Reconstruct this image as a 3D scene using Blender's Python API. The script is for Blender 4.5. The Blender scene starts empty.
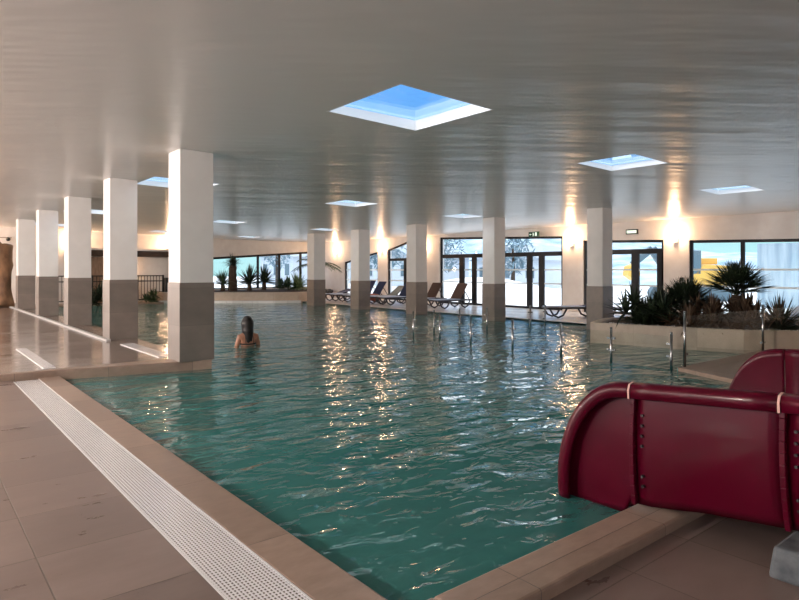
import bpy, bmesh, math, random
from mathutils import Vector, Matrix
random.seed(7)
S = bpy.context.scene
COL = S.collection
PI = math.pi

# ------------------------------------------------------------------ camera
cam_d = bpy.data.cameras.new('camera'); cam = bpy.data.objects.new('camera', cam_d); COL.objects.link(cam)
cam.location = (0, 0, 1.55)
cam.rotation_euler = (PI/2, 0, -math.radians(39.1))
cam_d.sensor_width = 36; cam_d.lens = 36*609/799
cam_d.shift_y = -(300-270.3)/799
cam_d.clip_end = 400
S.camera = cam

# ------------------------------------------------------------------ world, lights, exposure
W = bpy.data.worlds.new('world'); S.world = W; W.use_nodes = True
wn = W.node_tree.nodes; wl = W.node_tree.links
tc = wn.new('ShaderNodeTexCoord'); sx = wn.new('ShaderNodeSeparateXYZ'); rp = wn.new('ShaderNodeValToRGB')
wl.new(tc.outputs['Generated'], sx.inputs[0]); wl.new(sx.outputs['Z'], rp.inputs[0]); wl.new(rp.outputs[0], wn['Background'].inputs[0])
e = rp.color_ramp.elements
e[0].position = 0.0; e[0].color = (.27, .43, .44, 1)
e[1].position = 0.62; e[1].color = (1.4, 1.4, 1.45, 1)
m_ = e.new(.07); m_.color = (.26, .43, .46, 1)
m_ = e.new(.14); m_.color = (.13, .31, .58, 1)
m_ = e.new(.32); m_.color = (.085, .255, .62, 1)
wn['Background'].inputs[1].default_value = 1.5
S.view_settings.view_transform = 'Standard'; S.view_settings.look = 'None'
S.view_settings.gamma = 1; S.view_settings.exposure = 0.6
S.cycles.max_bounces = 10; S.cycles.diffuse_bounces = 5; S.cycles.glossy_bounces = 4
S.cycles.transmission_bounces = 6; S.cycles.transparent_max_bounces = 16
S.cycles.caustics_reflective = False; S.cycles.caustics_refractive = False
S.cycles.sample_clamp_indirect = 4
BACK_SCONCE = 55.0; SIDE_SCONCE = 1000.0; REAR_SCONCE = 95.0; FAR_SCONCE = 100.0
WARM = (1.0, .60, .34); SOFT = (1.0, .87, .79)
GLOW = 22.0

# ------------------------------------------------------------------ helpers
class MB:
    def __init__(s): s.bm = bmesh.new()
    def poly(s, pts):
        try: return s.bm.faces.new([s.bm.verts.new(p) for p in pts])
        except ValueError: return None
    def box(s, x0, x1, y0, y1, z0, z1):
        v = [s.bm.verts.new(p) for p in ((x0,y0,z0),(x1,y0,z0),(x1,y1,z0),(x0,y1,z0),(x0,y0,z1),(x1,y0,z1),(x1,y1,z1),(x0,y1,z1))]
        for f in ((3,2,1,0),(4,5,6,7),(0,1,5,4),(1,2,6,5),(2,3,7,6),(3,0,4,7)): s.bm.faces.new([v[i] for i in f])
        return s
    def hexa(s, p8):
        v = [s.bm.verts.new(p) for p in p8]
        for f in ((3,2,1,0),(4,5,6,7),(0,1,5,4),(1,2,6,5),(2,3,7,6),(3,0,4,7)): s.bm.faces.new([v[i] for i in f])
        return s
    def bar(s, a, b, w, h=None, up=(0,0,1)):
        h = h or w; a = Vector(a); b = Vector(b); d = (b-a).normalized(); u = Vector(up)
        if abs(d.dot(u)) > .98: u = Vector((1,0,0))
        r = d.cross(u).normalized(); u = r.cross(d)
        q = lambda p: [p-r*w/2-u*h/2, p+r*w/2-u*h/2, p+r*w/2+u*h/2, p-r*w/2+u*h/2]
        return s.hexa(q(a)+q(b))
    def prism(s, pts, z0, z1):
        n = len(pts)
        lo = [s.bm.verts.new((p[0],p[1],z0)) for p in pts]; hi = [s.bm.verts.new((p[0],p[1],z1)) for p in pts]
        s.bm.faces.new(lo[::-1]); s.bm.faces.new(hi)
        for i in range(n): j = (i+1) % n; s.bm.faces.new([lo[i],lo[j],hi[j],hi[i]])
        return s
    def prism_axis(s, pts, c0, c1, axis):   # pts in the plane across the axis
        n = len(pts)
        mk = (lambda p, c: (c,p[0],p[1])) if axis == 'x' else (lambda p, c: (p[0],c,p[1]))
        lo = [s.bm.verts.new(mk(p,c0)) for p in pts]; hi = [s.bm.verts.new(mk(p,c1)) for p in pts]
        s.bm.faces.new(lo[::-1]); s.bm.faces.new(hi)
        for i in range(n): j = (i+1) % n; s.bm.faces.new([lo[i],lo[j],hi[j],hi[i]])
        return s
    def tube(s, pts, rad, n=8, cap=True):
        pts = [Vector(p) for p in pts]; rs = rad if hasattr(rad, '__len__') else [rad]*len(pts)
        rings = []; prev = None
        for i, p in enumerate(pts):
            d = (pts[min(i+1,len(pts)-1)]-pts[max(i-1,0)]).normalized()
            u = prev if prev is not None else (Vector((0,0,1)) if abs(d.z) < .9 else Vector((1,0,0)))
            r = d.cross(u)
            if r.length < 1e-6: r = d.cross(Vector((0,1,0)))
            r.normalize(); u = r.cross(d).normalized(); prev = u
            rings.append([s.bm.verts.new(p+(r*math.cos(t)+u*math.sin(t))*rs[i]) for t in [2*PI*k/n for k in range(n)]])
        for a, b in zip(rings, rings[1:]):
            for k in range(n): s.bm.faces.new([a[k],a[(k+1)%n],b[(k+1)%n],b[k]])
        if cap: s.bm.faces.new(rings[0][::-1]); s.bm.faces.new(rings[-1])
        return s
    def ball(s, c, r, seg=16, rough=0.0):
        r = r if hasattr(r,'__len__') else (r,r,r)
        res = bmesh.ops.create_uvsphere(s.bm, u_segments=seg, v_segments=max(6,seg*2//3), radius=1)
        for v in res['verts']:
            k = 1+random.uniform(-rough, rough)
            v.co = Vector((v.co.x*r[0]*k+c[0], v.co.y*r[1]*k+c[1], v.co.z*r[2]*k+c[2]))
        return s
    def grid(s, f, nu, nv):
        vs = [[s.bm.verts.new(f(i/nu, j/nv)) for j in range(nv+1)] for i in range(nu+1)]
        for i in range(nu):
            for j in range(nv): s.bm.faces.new([vs[i][j],vs[i+1][j],vs[i+1][j+1],vs[i][j+1]])
        return s
    def build(s, name, m, parent=None, smooth=False, bevel=0, solid=0, sub=0):
        bmesh.ops.recalc_face_normals(s.bm, faces=s.bm.faces[:])
        me = bpy.data.meshes.new(name); s.bm.to_mesh(me); s.bm.free()
        o = bpy.data.objects.new(name, me); COL.objects.link(o)
        me.materials.append(m)
        if smooth:
            for p in me.polygons: p.use_smooth = True
        if parent: o.parent = parent
        if solid:
            q = o.modifiers.new('solid','SOLIDIFY'); q.thickness = solid; q.offset = 0
        if bevel:
            q = o.modifiers.new('bevel','BEVEL'); q.width = bevel; q.segments = 2; q.limit_method = 'ANGLE'
        if sub:
            q = o.modifiers.new('sub','SUBSURF'); q.levels = sub; q.render_levels = sub
        return o

def tag(o, label, cat, group=None, kind=None):
    o['label'] = label; o['category'] = cat
    if group: o['group'] = group
    if kind: o['kind'] = kind
    return o
def thing(name, label, cat, loc=(0,0,0), rz=0, group=None, kind=None):
    o = bpy.data.objects.new(name, None); COL.objects.link(o); o.empty_display_size = .2
    o.location = loc; o.rotation_euler = (0,0,rz)
    return tag(o, label, cat, group, kind)
def struct(o): o['kind'] = 'structure'; return o
def copy_tree(o, parent=None):
    c = o.copy(); COL.objects.link(c)
    if parent: c.parent = parent
    for ch in list(o.children): copy_tree(ch, c)
    return c

# ------------------------------------------------------------------ materials
def mat(name, col=(.5,.5,.5), rough=.5, metal=0, spec=.5, coat=0, emit=None, estr=0):
    m = bpy.data.materials.new(name); m.use_nodes = True
    b = m.node_tree.nodes['Principled BSDF']
    b.inputs['Base Color'].default_value = (*col,1); b.inputs['Roughness'].default_value = rough
    b.inputs['Metallic'].default_value = metal; b.inputs['Specular IOR Level'].default_value = spec
    b.inputs['Coat Weight'].default_value = coat; b.inputs['Coat Roughness'].default_value = .08
    if emit: b.inputs['Emission Color'].default_value = (*emit,1); b.inputs['Emission Strength'].default_value = estr
    return m
def nt(m): return m.node_tree.nodes, m.node_tree.links, m.node_tree.nodes['Principled BSDF']
def noise_col(m, c1, c2, scale=4, detail=6, stretch=(1,1,1), bump=0, rough=None, lo=.35, hi=.65):
    n, l, b = nt(m)
    t = n.new('ShaderNodeTexCoord'); mp = n.new('ShaderNodeMapping'); mp.inputs['Scale'].default_value = stretch
    x = n.new('ShaderNodeTexNoise'); x.inputs['Scale'].default_value = scale; x.inputs['Detail'].default_value = detail
    r = n.new('ShaderNodeValToRGB'); r.color_ramp.elements[0].color = (*c1,1); r.color_ramp.elements[1].color = (*c2,1)
    r.color_ramp.elements[0].position = lo; r.color_ramp.elements[1].position = hi
    l.new(t.outputs['Object'], mp.inputs[0]); l.new(mp.outputs[0], x.inputs['Vector']); l.new(x.outputs['Fac'], r.inputs[0]); l.new(r.outputs[0], b.inputs['Base Color'])
    if bump:
        q = n.new('ShaderNodeBump'); q.inputs['Strength'].default_value = 1; q.inputs['Distance'].default_value = bump
        l.new(x.outputs['Fac'], q.inputs['Height']); l.new(q.outputs[0], b.inputs['Normal'])
    if rough:
        g = n.new('ShaderNodeMapRange'); g.inputs[1].default_value = .3; g.inputs[2].default_value = .7
        g.inputs[3].default_value = rough[0]; g.inputs[4].default_value = rough[1]
        l.new(x.outputs['Fac'], g.inputs[0]); l.new(g.outputs[0], b.inputs['Roughness'])
    return m
def tile_mat(name, c1, c2, grout, w, h, off=(0,0), gap=.008, rough=(.3,.5), bump=.002, spec=.5, nscale=3, plane='xy'):
    m = mat(name, c1, .4, spec=spec); n, l, b = nt(m)
    t = n.new('ShaderNodeTexCoord'); mp = n.new('ShaderNodeMapping')
    mp.inputs['Location'].default_value = (off[0],off[1],0)
    src = t.outputs['Object']
    if plane == 'box':        # walls of a pillar: run along x+y, height z
        sp = n.new('ShaderNodeSeparateXYZ'); ad = n.new('ShaderNodeMath'); cb = n.new('ShaderNodeCombineXYZ')
        l.new(src, sp.inputs[0]); l.new(sp.outputs[0], ad.inputs[0]); l.new(sp.outputs[1], ad.inputs[1])
        l.new(ad.outputs[0], cb.inputs[0]); l.new(sp.outputs[2], cb.inputs[1]); src = cb.outputs[0]
    l.new(src, mp.inputs[0])
    br = n.new('ShaderNodeTexBrick'); br.offset = 0; br.inputs['Scale'].default_value = 1
    br.inputs['Brick Width'].default_value = w; br.inputs['Row Height'].default_value = h
    br.inputs['Mortar Size'].default_value = gap/2; br.inputs['Mortar Smooth'].default_value = .1; br.inputs['Bias'].default_value = 0
    br.inputs['Color1'].default_value = (.85,.85,.85,1); br.inputs['Color2'].default_value = (1.1,1.1,1.1,1); br.inputs['Mortar'].default_value = (1,1,1,1)
    l.new(mp.outputs[0], br.inputs['Vector'])
    x = n.new('ShaderNodeTexNoise'); x.inputs['Scale'].default_value = nscale; x.inputs['Detail'].default_value = 9; x.inputs['Roughness'].default_value = .62
    ms = n.new('ShaderNodeMapping'); ms.inputs['Scale'].default_value = (1,2.2,1.6); l.new(t.outputs['Object'], ms.inputs[0]); l.new(ms.outputs[0], x.inputs['Vector'])
    r = n.new('ShaderNodeValToRGB'); r.color_ramp.elements[0].position = .15; r.color_ramp.elements[1].position = .85
    r.color_ramp.elements[0].color = (*c1,1); r.color_ramp.elements[1].color = (*c2,1); l.new(x.outputs['Fac'], r.inputs[0])
    mu = n.new('ShaderNodeMixRGB'); mu.blend_type = 'MULTIPLY'; mu.inputs[0].default_value = 1
    l.new(r.outputs[0], mu.inputs[1]); l.new(br.outputs['Color'], mu.inputs[2])
    mx = n.new('ShaderNodeMixRGB'); mx.inputs[2].default_value = (*grout,1)
    l.new(br.outputs['Fac'], mx.inputs[0]); l.new(mu.outputs[0], mx.inputs[1]); l.new(mx.outputs[0], b.inputs['Base Color'])
    g = n.new('ShaderNodeMapRange'); g.inputs[1].default_value = .15; g.inputs[2].default_value = .85
    g.inputs[3].default_value = rough[0]; g.inputs[4].default_value = rough[1]; l.new(x.outputs['Fac'], g.inputs[0]); l.new(g.outputs[0], b.inputs['Roughness'])
    sb = n.new('ShaderNodeMath'); sb.operation = 'SUBTRACT'; l.new(x.outputs['Fac'], sb.inputs[0]); l.new(br.outputs['Fac'], sb.inputs[1])
    q = n.new('ShaderNodeBump'); q.inputs['Distance'].default_value = bump; l.new(sb.outputs[0], q.inputs['Height']); l.new(q.outputs[0], b.inputs['Normal'])
    return m

def clear_mix(name, tint, diff=None, dfac=0, ior=1.45, rough=0.0, schlick=False):     # see-through pane or water: transparent + mirror by Fresnel
    m = bpy.data.materials.new(name); m.use_nodes = True; n, l = m.node_tree.nodes, m.node_tree.links
    n.remove(n['Principled BSDF']); out = n['Material Output']
    tr = n.new('ShaderNodeBsdfTransparent'); tr.inputs[0].default_value = (*tint,1)
    gl = n.new('ShaderNodeBsdfGlossy'); gl.inputs['Roughness'].default_value = rough; gl.inputs[0].default_value = (.95,.97,.97,1)
    fr = n.new('ShaderNodeFresnel'); fr.inputs['IOR'].default_value = ior
    fac = fr.outputs[0]
    if schlick:
        lw = n.new('ShaderNodeLayerWeight'); lw.inputs[0].default_value = .5
        pw = n.new('ShaderNodeMath'); pw.operation = 'POWER'; pw.inputs[1].default_value = 5; l.new(lw.outputs['Facing'], pw.inputs[0])
        ma = n.new('ShaderNodeMath'); ma.operation = 'MULTIPLY_ADD'; ma.inputs[1].default_value = .7; ma.inputs[2].default_value = .02; l.new(pw.outputs[0], ma.inputs[0]); fac = ma.outputs[0]
    under = tr.outputs[0]
    if diff:
        df = n.new('ShaderNodeBsdfDiffuse'); df.inputs[0].default_value = (*diff,1)
        mm = n.new('ShaderNodeMixShader'); mm.inputs[0].default_value = dfac
        l.new(tr.outputs[0], mm.inputs[1]); l.new(df.outputs[0], mm.inputs[2]); under = mm.outputs[0]
    mx = n.new('ShaderNodeMixShader'); l.new(fac, mx.inputs[0]); l.new(under, mx.inputs[1]); l.new(gl.outputs[0], mx.inputs[2])
    l.new(mx.outputs[0], out.inputs['Surface'])
    return m, n, l, gl, fr

M = {}
M['plaster'] = noise_col(mat('white_plaster', rough=.75, spec=.25), (.74,.70,.67), (.80,.77,.74), 2.5)
M['pillar_white'] = noise_col(mat('pillar_paint', rough=.6, spec=.3), (.76,.74,.72), (.80,.78,.76), 3)
M['frame'] = mat('anthracite_frame', (.006,.007,.010), .4, spec=.25)
M['stone'] = tile_mat('stone_cladding', (.165,.138,.12), (.27,.225,.195), (.12,.105,.09), .6, .6, (0,.02), .004, (.35,.55), .001, nscale=2.2, plane='box')
M['floor'] = tile_mat('floor_tile', (.155,.112,.097), (.28,.212,.186), (.12,.09,.07), .62, .68, (.07,-3.1+.68*5), .008, (.22,.40), .0015, spec=.5, nscale=1.6)
M['coping'] = tile_mat('coping_stone', (.235,.165,.125), (.40,.29,.225), (.14,.11,.09), 1.2, 1.2, (0,.4), .006, (.28,.45), .002, spec=.5, nscale=6)
M['wet'] = tile_mat('wet_floor_tile', (.17,.13,.11), (.30,.235,.20), (.17,.14,.12), .62, .68, (.07,.3), .006, (.04,.30), .0012, spec=.65, nscale=.9)
M['pale_deck'] = tile_mat('pale_deck_tile', (.76,.75,.74), (.86,.85,.84), (.45,.43,.42), .6, .6, (0,0), .006, (.15,.3), .001)
M['planter'] = tile_mat('planter_tile', (.42,.33,.255), (.58,.47,.37), (.34,.27,.21), .9, .6, (0,.2), .005, (.35,.5), .001, plane='box')
M['pool'] = mat('pool_lining', (.13,.33,.30), .4)
M['dark_wood'] = noise_col(mat('dark_wood', rough=.45), (.03,.018,.012), (.08,.045,.028), 3, stretch=(1,1,8))
M['brown_panel'] = noise_col(mat('brown_panel', rough=.5), (.17,.115,.08), (.25,.175,.125), 3, stretch=(6,6,1))
M['white'] = mat('white_paint', (.8,.8,.8), .4)
M['steel'] = mat('brushed_steel', (.42,.42,.42), .25, metal=1)
M['black'] = mat('black_metal', (.012,.012,.012), .4)
M['gel'] = noise_col(mat('red_gelcoat', rough=.32, spec=.16, coat=.10), (.058,.0005,.008), (.070,.0007,.010), 2)
M['seam'] = mat('pale_seam', (.70,.42,.36), .4)
M['concrete'] = noise_col(mat('concrete', rough=.8), (.06,.068,.075), (.12,.13,.14), 12, bump=.004)
M['soil'] = noise_col(mat('soil', rough=.95), (.04,.025,.018), (.09,.06,.04), 14, bump=.03)
M['leaf_dark'] = noise_col(mat('dark_leaf', rough=.45), (.010,.018,.010), (.030,.048,.022), 5)
M['leaf_brown'] = noise_col(mat('dry_leaf', rough=.7), (.055,.028,.016), (.11,.065,.035), 6)
M['leaf_mid'] = noise_col(mat('mid_leaf', rough=.45), (.02,.05,.022), (.055,.11,.045), 5)
M['leaf_pale'] = noise_col(mat('pale_leaf', rough=.45), (.12,.20,.08), (.25,.33,.15), 5)
M['bark'] = noise_col(mat('palm_bark', rough=.9), (.03,.02,.014), (.09,.06,.04), 8, stretch=(1,1,5), bump=.02)
M['rock'] = noise_col(mat('carved_rock', rough=.75), (.10,.05,.025), (.28,.155,.08), 2.2, stretch=(1,1,.6), bump=.06)
M['navy'] = mat('navy_fabric', (.018,.03,.085), .8)
M['grey_fabric'] = mat('grey_fabric', (.20,.24,.25), .8)
M['brown_fabric'] = mat('brown_fabric', (.10,.055,.04), .8)
M['paleblue'] = mat('pale_blue_fabric', (.45,.55,.72), .8)
M['towel_red'] = mat('terracotta_towel', (.28,.09,.06), .9)
M['resin'] = mat('dark_resin', (.02,.02,.026), .4)
M['skin'] = noise_col(mat('skin', rough=.5), (.42,.19,.115), (.48,.235,.15), 8)
M['hair'] = noise_col(mat('dark_hair', rough=.4), (.006,.005,.005), (.018,.012,.010), 12, stretch=(6,6,1))
M['bikini'] = mat('black_bikini', (.012,.012,.015), .6)
M['green'] = mat('exit_green', (.0,.045,.02), .5, emit=(0,.35,.14), estr=.03)
M['sign_white'] = mat('sign_white', (.8,.9,.8), .5, emit=(.8,1,.85), estr=.5)
M['strip'] = mat('frosted_strip', (.78,.88,.90), .5)
M['bulb'] = mat('warm_bulb', (1,.8,.5), .5, emit=(1,.68,.34), estr=GLOW)
M['snow'] = noise_col(mat('white_ground', rough=.9), (.78,.77,.77), (.88,.87,.87), .6)
M['heap'] = noise_col(mat('white_heap', rough=.9), (.86,.80,.80), (.93,.90,.90), 1.2, bump=.03)
M['hill'] = noise_col(mat('blue_hillside', rough=.9), (.22,.32,.42), (.50,.60,.66), .35, detail=10)
M['tree'] = noise_col(mat('grey_blue_tree', rough=.9), (.10,.17,.22), (.24,.34,.38), 3)
M['conc_wall'] = noise_col(mat('retaining_wall', rough=.9), (.22,.30,.36), (.40,.48,.52), 1.0, stretch=(1,4,.4))
M['yellow'] = mat('digger_yellow', (.75,.42,.07), .5)
M['digger_grey'] = mat('digger_grey', (.10,.15,.18), .5)
M['roof'] = mat('slate_roof', (.34,.38,.43), .7)
M['house'] = mat('house_render', (.55,.58,.62), .8)
M['pane'] = clear_mix('window_glass', (.93,.98,.99), schlick=True)[0]
M['fence_glass'] = clear_mix('fence_glass', (.96,.98,.97), schlick=True)[0]

# the stretched, slightly rippled satin ceiling
m = mat('satin_ceiling', (.62,.605,.58), .2, spec=.5); n, l, b = nt(m); M['ceiling'] = m
b.inputs['IOR'].default_value = 1.55; b.inputs['Roughness'].default_value = .31
t = n.new('ShaderNodeTexCoord'); mp0 = n.new('ShaderNodeMapping'); mp0.inputs['Rotation'].default_value = (0,0,math.radians(39)); mp = n.new('ShaderNodeMapping'); mp.inputs['Scale'].default_value = (.30,1.2,1)
x = n.new('ShaderNodeTexNoise'); x.inputs['Scale'].default_value = 1.2; x.inputs['Detail'].default_value = 3; x.inputs['Roughness'].default_value = .5
q = n.new('ShaderNodeBump'); q.inputs['Distance'].default_value = .045; q.inputs['Strength'].default_value = .9
l.new(t.outputs['Object'], mp0.inputs[0]); l.new(mp0.outputs[0], mp.inputs[0]); l.new(mp.outputs[0], x.inputs['Vector']); l.new(x.outputs['Fac'], q.inputs['Height']); l.new(q.outputs[0], b.inputs['Normal'])

# water: murky teal, mirror at grazing angles, two sizes of ripple
m, n, l, gl, fr = clear_mix('pool_water', (.35,.70,.66), (.05,.215,.20), .75, ior=1.33, rough=.02); M['water'] = m
t = n.new('ShaderNodeTexCoord'); mp = n.new('ShaderNodeMapping'); mp.inputs['Rotation'].default_value = (0,0,math.radians(25)); mp.inputs['Scale'].default_value = (.75,1.25,1)
x1 = n.new('ShaderNodeTexNoise'); x1.inputs['Scale'].default_value = 1.5; x1.inputs['Detail'].default_value = 2.0; x1.inputs['Distortion'].default_value = .5
x2 = n.new('ShaderNodeTexNoise'); x2.inputs['Scale'].default_value = 5.0; x2.inputs['Detail'].default_value = 2.0; x2.inputs['Distortion'].default_value = .8
l.new(t.outputs['Object'], mp.inputs[0]); l.new(mp.outputs[0], x1.inputs['Vector']); l.new(mp.outputs[0], x2.inputs['Vector'])
b1 = n.new('ShaderNodeBump'); b1.inputs['Distance'].default_value = .08; b2 = n.new('ShaderNodeBump'); b2.inputs['Distance'].default_value = .021
l.new(x1.outputs['Fac'], b1.inputs['Height']); l.new(x2.outputs['Fac'], b2.inputs['Height']); l.new(b1.outputs[0], b2.inputs['Normal'])
l.new(b2.outputs[0], gl.inputs['Normal']); l.new(b2.outputs[0], fr.inputs['Normal'])

# drain grating: pale plastic with rows of dark slots
m = mat('grate_plastic', (.62,.60,.60), .2); n, l, b = nt(m); M['grate'] = m
t = n.new('ShaderNodeTexCoord'); br = n.new('ShaderNodeTexBrick'); br.offset = 0; br.inputs['Scale'].default_value = 1
br.inputs['Brick Width'].default_value = .020; br.inputs['Row Height'].default_value = .026; br.inputs['Mortar Size'].default_value = .0062; br.inputs['Mortar Smooth'].default_value = .2
br.inputs['Color1'].default_value = (.10,.075,.065,1); br.inputs['Color2'].default_value = (.12,.09,.075,1); br.inputs['Mortar'].default_value = (.88,.87,.88,1)
l.new(t.outputs['Object'], br.inputs['Vector']); l.new(br.outputs['Color'], b.inputs['Base Color'])
q = n.new('ShaderNodeBump'); q.inputs['Distance'].default_value = .003; l.new(br.outputs['Fac'], q.inputs['Height']); l.new(q.outputs[0], b.inputs['Normal'])

# ------------------------------------------------------------------ setting: ceiling with skylights
XL, XR, YB, YF = -6.0, 19.6, -6.0, 32.0
def cz(x): return 3.57-.0236*min(x, 14.3)
sky_x = ((4.68,.72),(9.35,.55),(13.6,.50)); sky_y = (5.58, 13.58, 21.66, 28.9)
xs = sorted([XL, 0, 14.3, XR]+[x+s*h for x,h in sky_x for s in (-1,1)])
holes = [(x-h,x+h,y-h,y+h) for x,h in sky_x for y in sky_y]
mb = MB()
for xa, xb in zip(xs, xs[1:]):
    hs = sorted([(h[2],h[3]) for h in holes if h[0] <= xa+1e-6 and h[1] >= xb-1e-6])
    y = YB
    for h0, h1 in hs+[(YF,YF)]:
        mb.poly([(xa,y,cz(xa)),(xb,y,cz(xb)),(xb,h0,cz(xb)),(xa,h0,cz(xa))]); y = h1
struct(mb.build('ceiling', M['ceiling']))
# roof slab above the ceiling film, same openings
mb = MB()
for xa, xb in zip(xs, xs[1:]):
    hs = sorted([(h[2],h[3]) for h in holes if h[0] <= xa+1e-6 and h[1] >= xb-1e-6]); y = YB-.3
    for h0, h1 in hs+[(YF+.3,YF+.3)]:
        mb.hexa([(xa,y,cz(xa)+.03),(xb,y,cz(xb)+.03),(xb,h0,cz(xb)+.03),(xa,h0,cz(xa)+.03),(xa,y,cz(xa)+.08),(xb,y,cz(xb)+.08),(xb,h0,cz(xb)+.08),(xa,h0,cz(xa)+.08)]); y = h1
struct(mb.build('roof_slab', M['plaster']))
rown = {0:'row over the near pillars', 1:'middle row', 2:'row by the glazed wall'}
sk_lab = {(0,1):'largest blue skylight, nearest over the open water', (0,2):'blue skylight seen just behind the nearest tall pillar', (0,3):'blue skylight seen between the second and third near pillars',
 (1,1):'blue skylight above the pillar nearest the palm planter', (2,1):'narrow blue skylight above the palm planter and wide window', (1,2):'blue skylight above the navy loungers, middle of the ceiling',
 (2,2):'thin blue skylight above the pillar before the left glazed doors', (1,3):'thin blue skylight right of the nearest pillar top', (2,3):'sliver of skylight above the pillar by the far planter',
 (2,4):'farthest sliver of skylight above the far window strip', (0,4):'pale skylight at the far end between the third and fourth near pillars'}
for i, (x, h) in enumerate(sky_x):
    for j, y in enumerate(sky_y):
        j += 1
        if (i,j) == (1,4): lab = 'square blue skylight beyond the picture, %s' % rown[i]
        else: lab = sk_lab[(i,j)]
        r = thing('skylight', lab, 'skylight', (x,y,cz(x)), 0, 'square skylights in the ceiling', 'thing')
        mb = MB(); t_ = .03; zt = .12 if i == 0 else .085
        z0 = lambda xx: cz(x+xx)-cz(x)+.001
        for a0,a1,c0,c1 in ((-h,-h+t_,-h,h),(h-t_,h,-h,h),(-h+t_,h-t_,-h,-h+t_),(-h+t_,h-t_,h-t_,h)):
            mb.hexa([(a0,c0,z0(a0)),(a1,c0,z0(a1)),(a1,c1,z0(a1)),(a0,c1,z0(a0)),(a0,c0,zt),(a1,c0,zt),(a1,c1,zt),(a0,c1,zt)])
        mb.build('shaft', M['white'], r)
        mb = MB(); mb.box(-h,h,-h,h,zt,zt+.02); mb.build('pane', M['pane'], r)

# ------------------------------------------------------------------ setting: walls with openings
def wall_x(name, x0, x1, y0, y1, openings, z1=3.62, z0=-.1):   # openings: (ya, yb, sill, head at ya, head at yb)
    mb = MB(); y = y0
    for ya, yb, sl, ha, hb in openings:
        mb.box(x0,x1,y,ya,z0,z1)
        mb.hexa([(x0,ya,ha),(x1,ya,ha),(x1,yb,hb),(x0,yb,hb),(x0,ya,z1),(x1,ya,z1),(x1,yb,z1),(x0,yb,z1)])
        mb.box(x0,x1,ya,yb,z0,sl); y = yb
    mb.box(x0,x1,y,y1,z0,z1)
    return struct(mb.build(name, M['plaster']))
def wall_y(name, y0, y1, x0, x1, openings, z1=3.62, z0=-.1):
    mb = MB(); x = x0
    for xa, xb, sl, ha, hb in openings:
        mb.box(x,xa,y0,y1,z0,z1)
        mb.hexa([(xa,y0,ha),(xb,y0,hb),(xb,y1,hb),(xa,y1,ha),(xa,y0,z1),(xb,y0,z1),(xb,y1,z1),(xa,y1,z1)])
        mb.box(xa,xb,y0,y1,z0,sl); x = xb
    mb.box(x,x1,y0,y1,z0,z1)
    return struct(mb.build(name, M['plaster']))
OW = [(2.6,9.34,.08,2.36,2.52),(10.19,13.28,.0,2.57,2.66),(14.2,21.12,.0,2.86,3.10),(23.45,25.13,.02,3.02,2.62),(25.96,29.15,.02,2.55,2.02)]
wall_x('wall_right', XR, XR+.3, YB, YF, OW)
OF = [(12.2,19.25,.52,2.2,2.70)]
wall_y('wall_back', YF, YF+.3, XL, XR+.3, OF)
OL = [(-3,1,.1,2.7,2.7),(3,8,.1,2.7,2.7),(10,15,.1,2.7,2.7),(17,22,.1,2.7,2.7),(24,29,.1,2.7,2.7)]
wall_x('wall_left', XL-.3, XL, YB, YF, OL)
wall_y('wall_front', YB-.3, YB, XL-.3, XR+.3, [(-5,0,.1,2.6,2.6)])

def frame_x(name, x, op, verts, rails, strips, fw=.09, d=.07, safety=True):
    ya, yb, sl, ha, hb = op
    hz = lambda y: ha+(hb-ha)*(y-ya)/(yb-ya)
    root = bpy.data.objects.new(name, None); COL.objects.link(root); root.location = (x, ya, sl); root['kind'] = 'structure'
    o = Vector((x,ya,sl)); mb = MB()
    def vbar(y, w, zt=None):
        y0, y1 = max(ya, y-w/2), min(yb, y+w/2)
        mb.hexa([p-o for p in map(Vector, ((x,y0,sl),(x+d,y0,sl),(x+d,y1,sl),(x,y1,sl),(x,y0,zt or hz(y0)),(x+d,y0,zt or hz(y0)),(x+d,y1,zt or hz(y1)),(x,y1,zt or hz(y1))))])
    vbar(ya+fw/2, fw); vbar(yb-fw/2, fw)
    for y, w, *zt in verts: vbar(y, w, zt[0] if zt else None)
    for z, w, *yy in [(None,fw)]+[(sl+fw/2,fw)]+list(rails):
        y0, y1 = yy if yy else (ya, yb)
        za = hz(y0)-w/2 if z is None else z; zb = hz(y1)-w/2 if z is None else z
        mb.hexa([p-o for p in map(Vector, ((x+.004,y0,za-w/2),(x+d-.004,y0,za-w/2),(x+d-.004,y1,zb-w/2),(x+.004,y1,zb-w/2),(x+.004,y0,za+w/2),(x+d-.004,y0,za+w/2),(x+d-.004,y1,zb+w/2),(x+.004,y1,zb+w/2)))])
    mb.build('window_frame', M['frame'], root)
    mb = MB(); px = x+d*.5
    mb.hexa([p-o for p in map(Vector, ((px,ya,sl),(px+.012,ya,sl),(px+.012,yb,sl),(px,yb,sl),(px,ya,ha),(px+.012,ya,ha),(px+.012,yb,hb),(px,yb,hb)))])
    mb.build('pane', M['pane'], root)
    for z in strips:
        mb = MB(); mb.box(px-.004-x, px-.001-x, .05, yb-ya-.05, z-.028-sl, z+.028-sl); mb.build('safety_strip', M['strip'], root)
    return root
frame_x('window_1', XR+.06, OW[0], [(7.75,.11),(6.12,.11),(4.4,.11)], [], (1.04,1.57))
frame_x('door_1', XR+.06, OW[1], [(11.24,.28,2.2),(12.5,.09,2.2),(10.32,.26,2.2)], [(2.2,.17)], (1.02,1.57))
r_ = frame_x('door_2', XR+.06, OW[2], [(19.72,.30,2.18),(18.95,.26,2.18),(15.85,.26,2.18),(15.25,.26,2.18),(17.5,.12,2.18)], [(2.2,.17)], (1.02,1.57))
frame_x('window_2', XR+.06, OW[3], [(23.75,.22,2.1)], [(2.1,.13)], (1.02,1.57))
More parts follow.
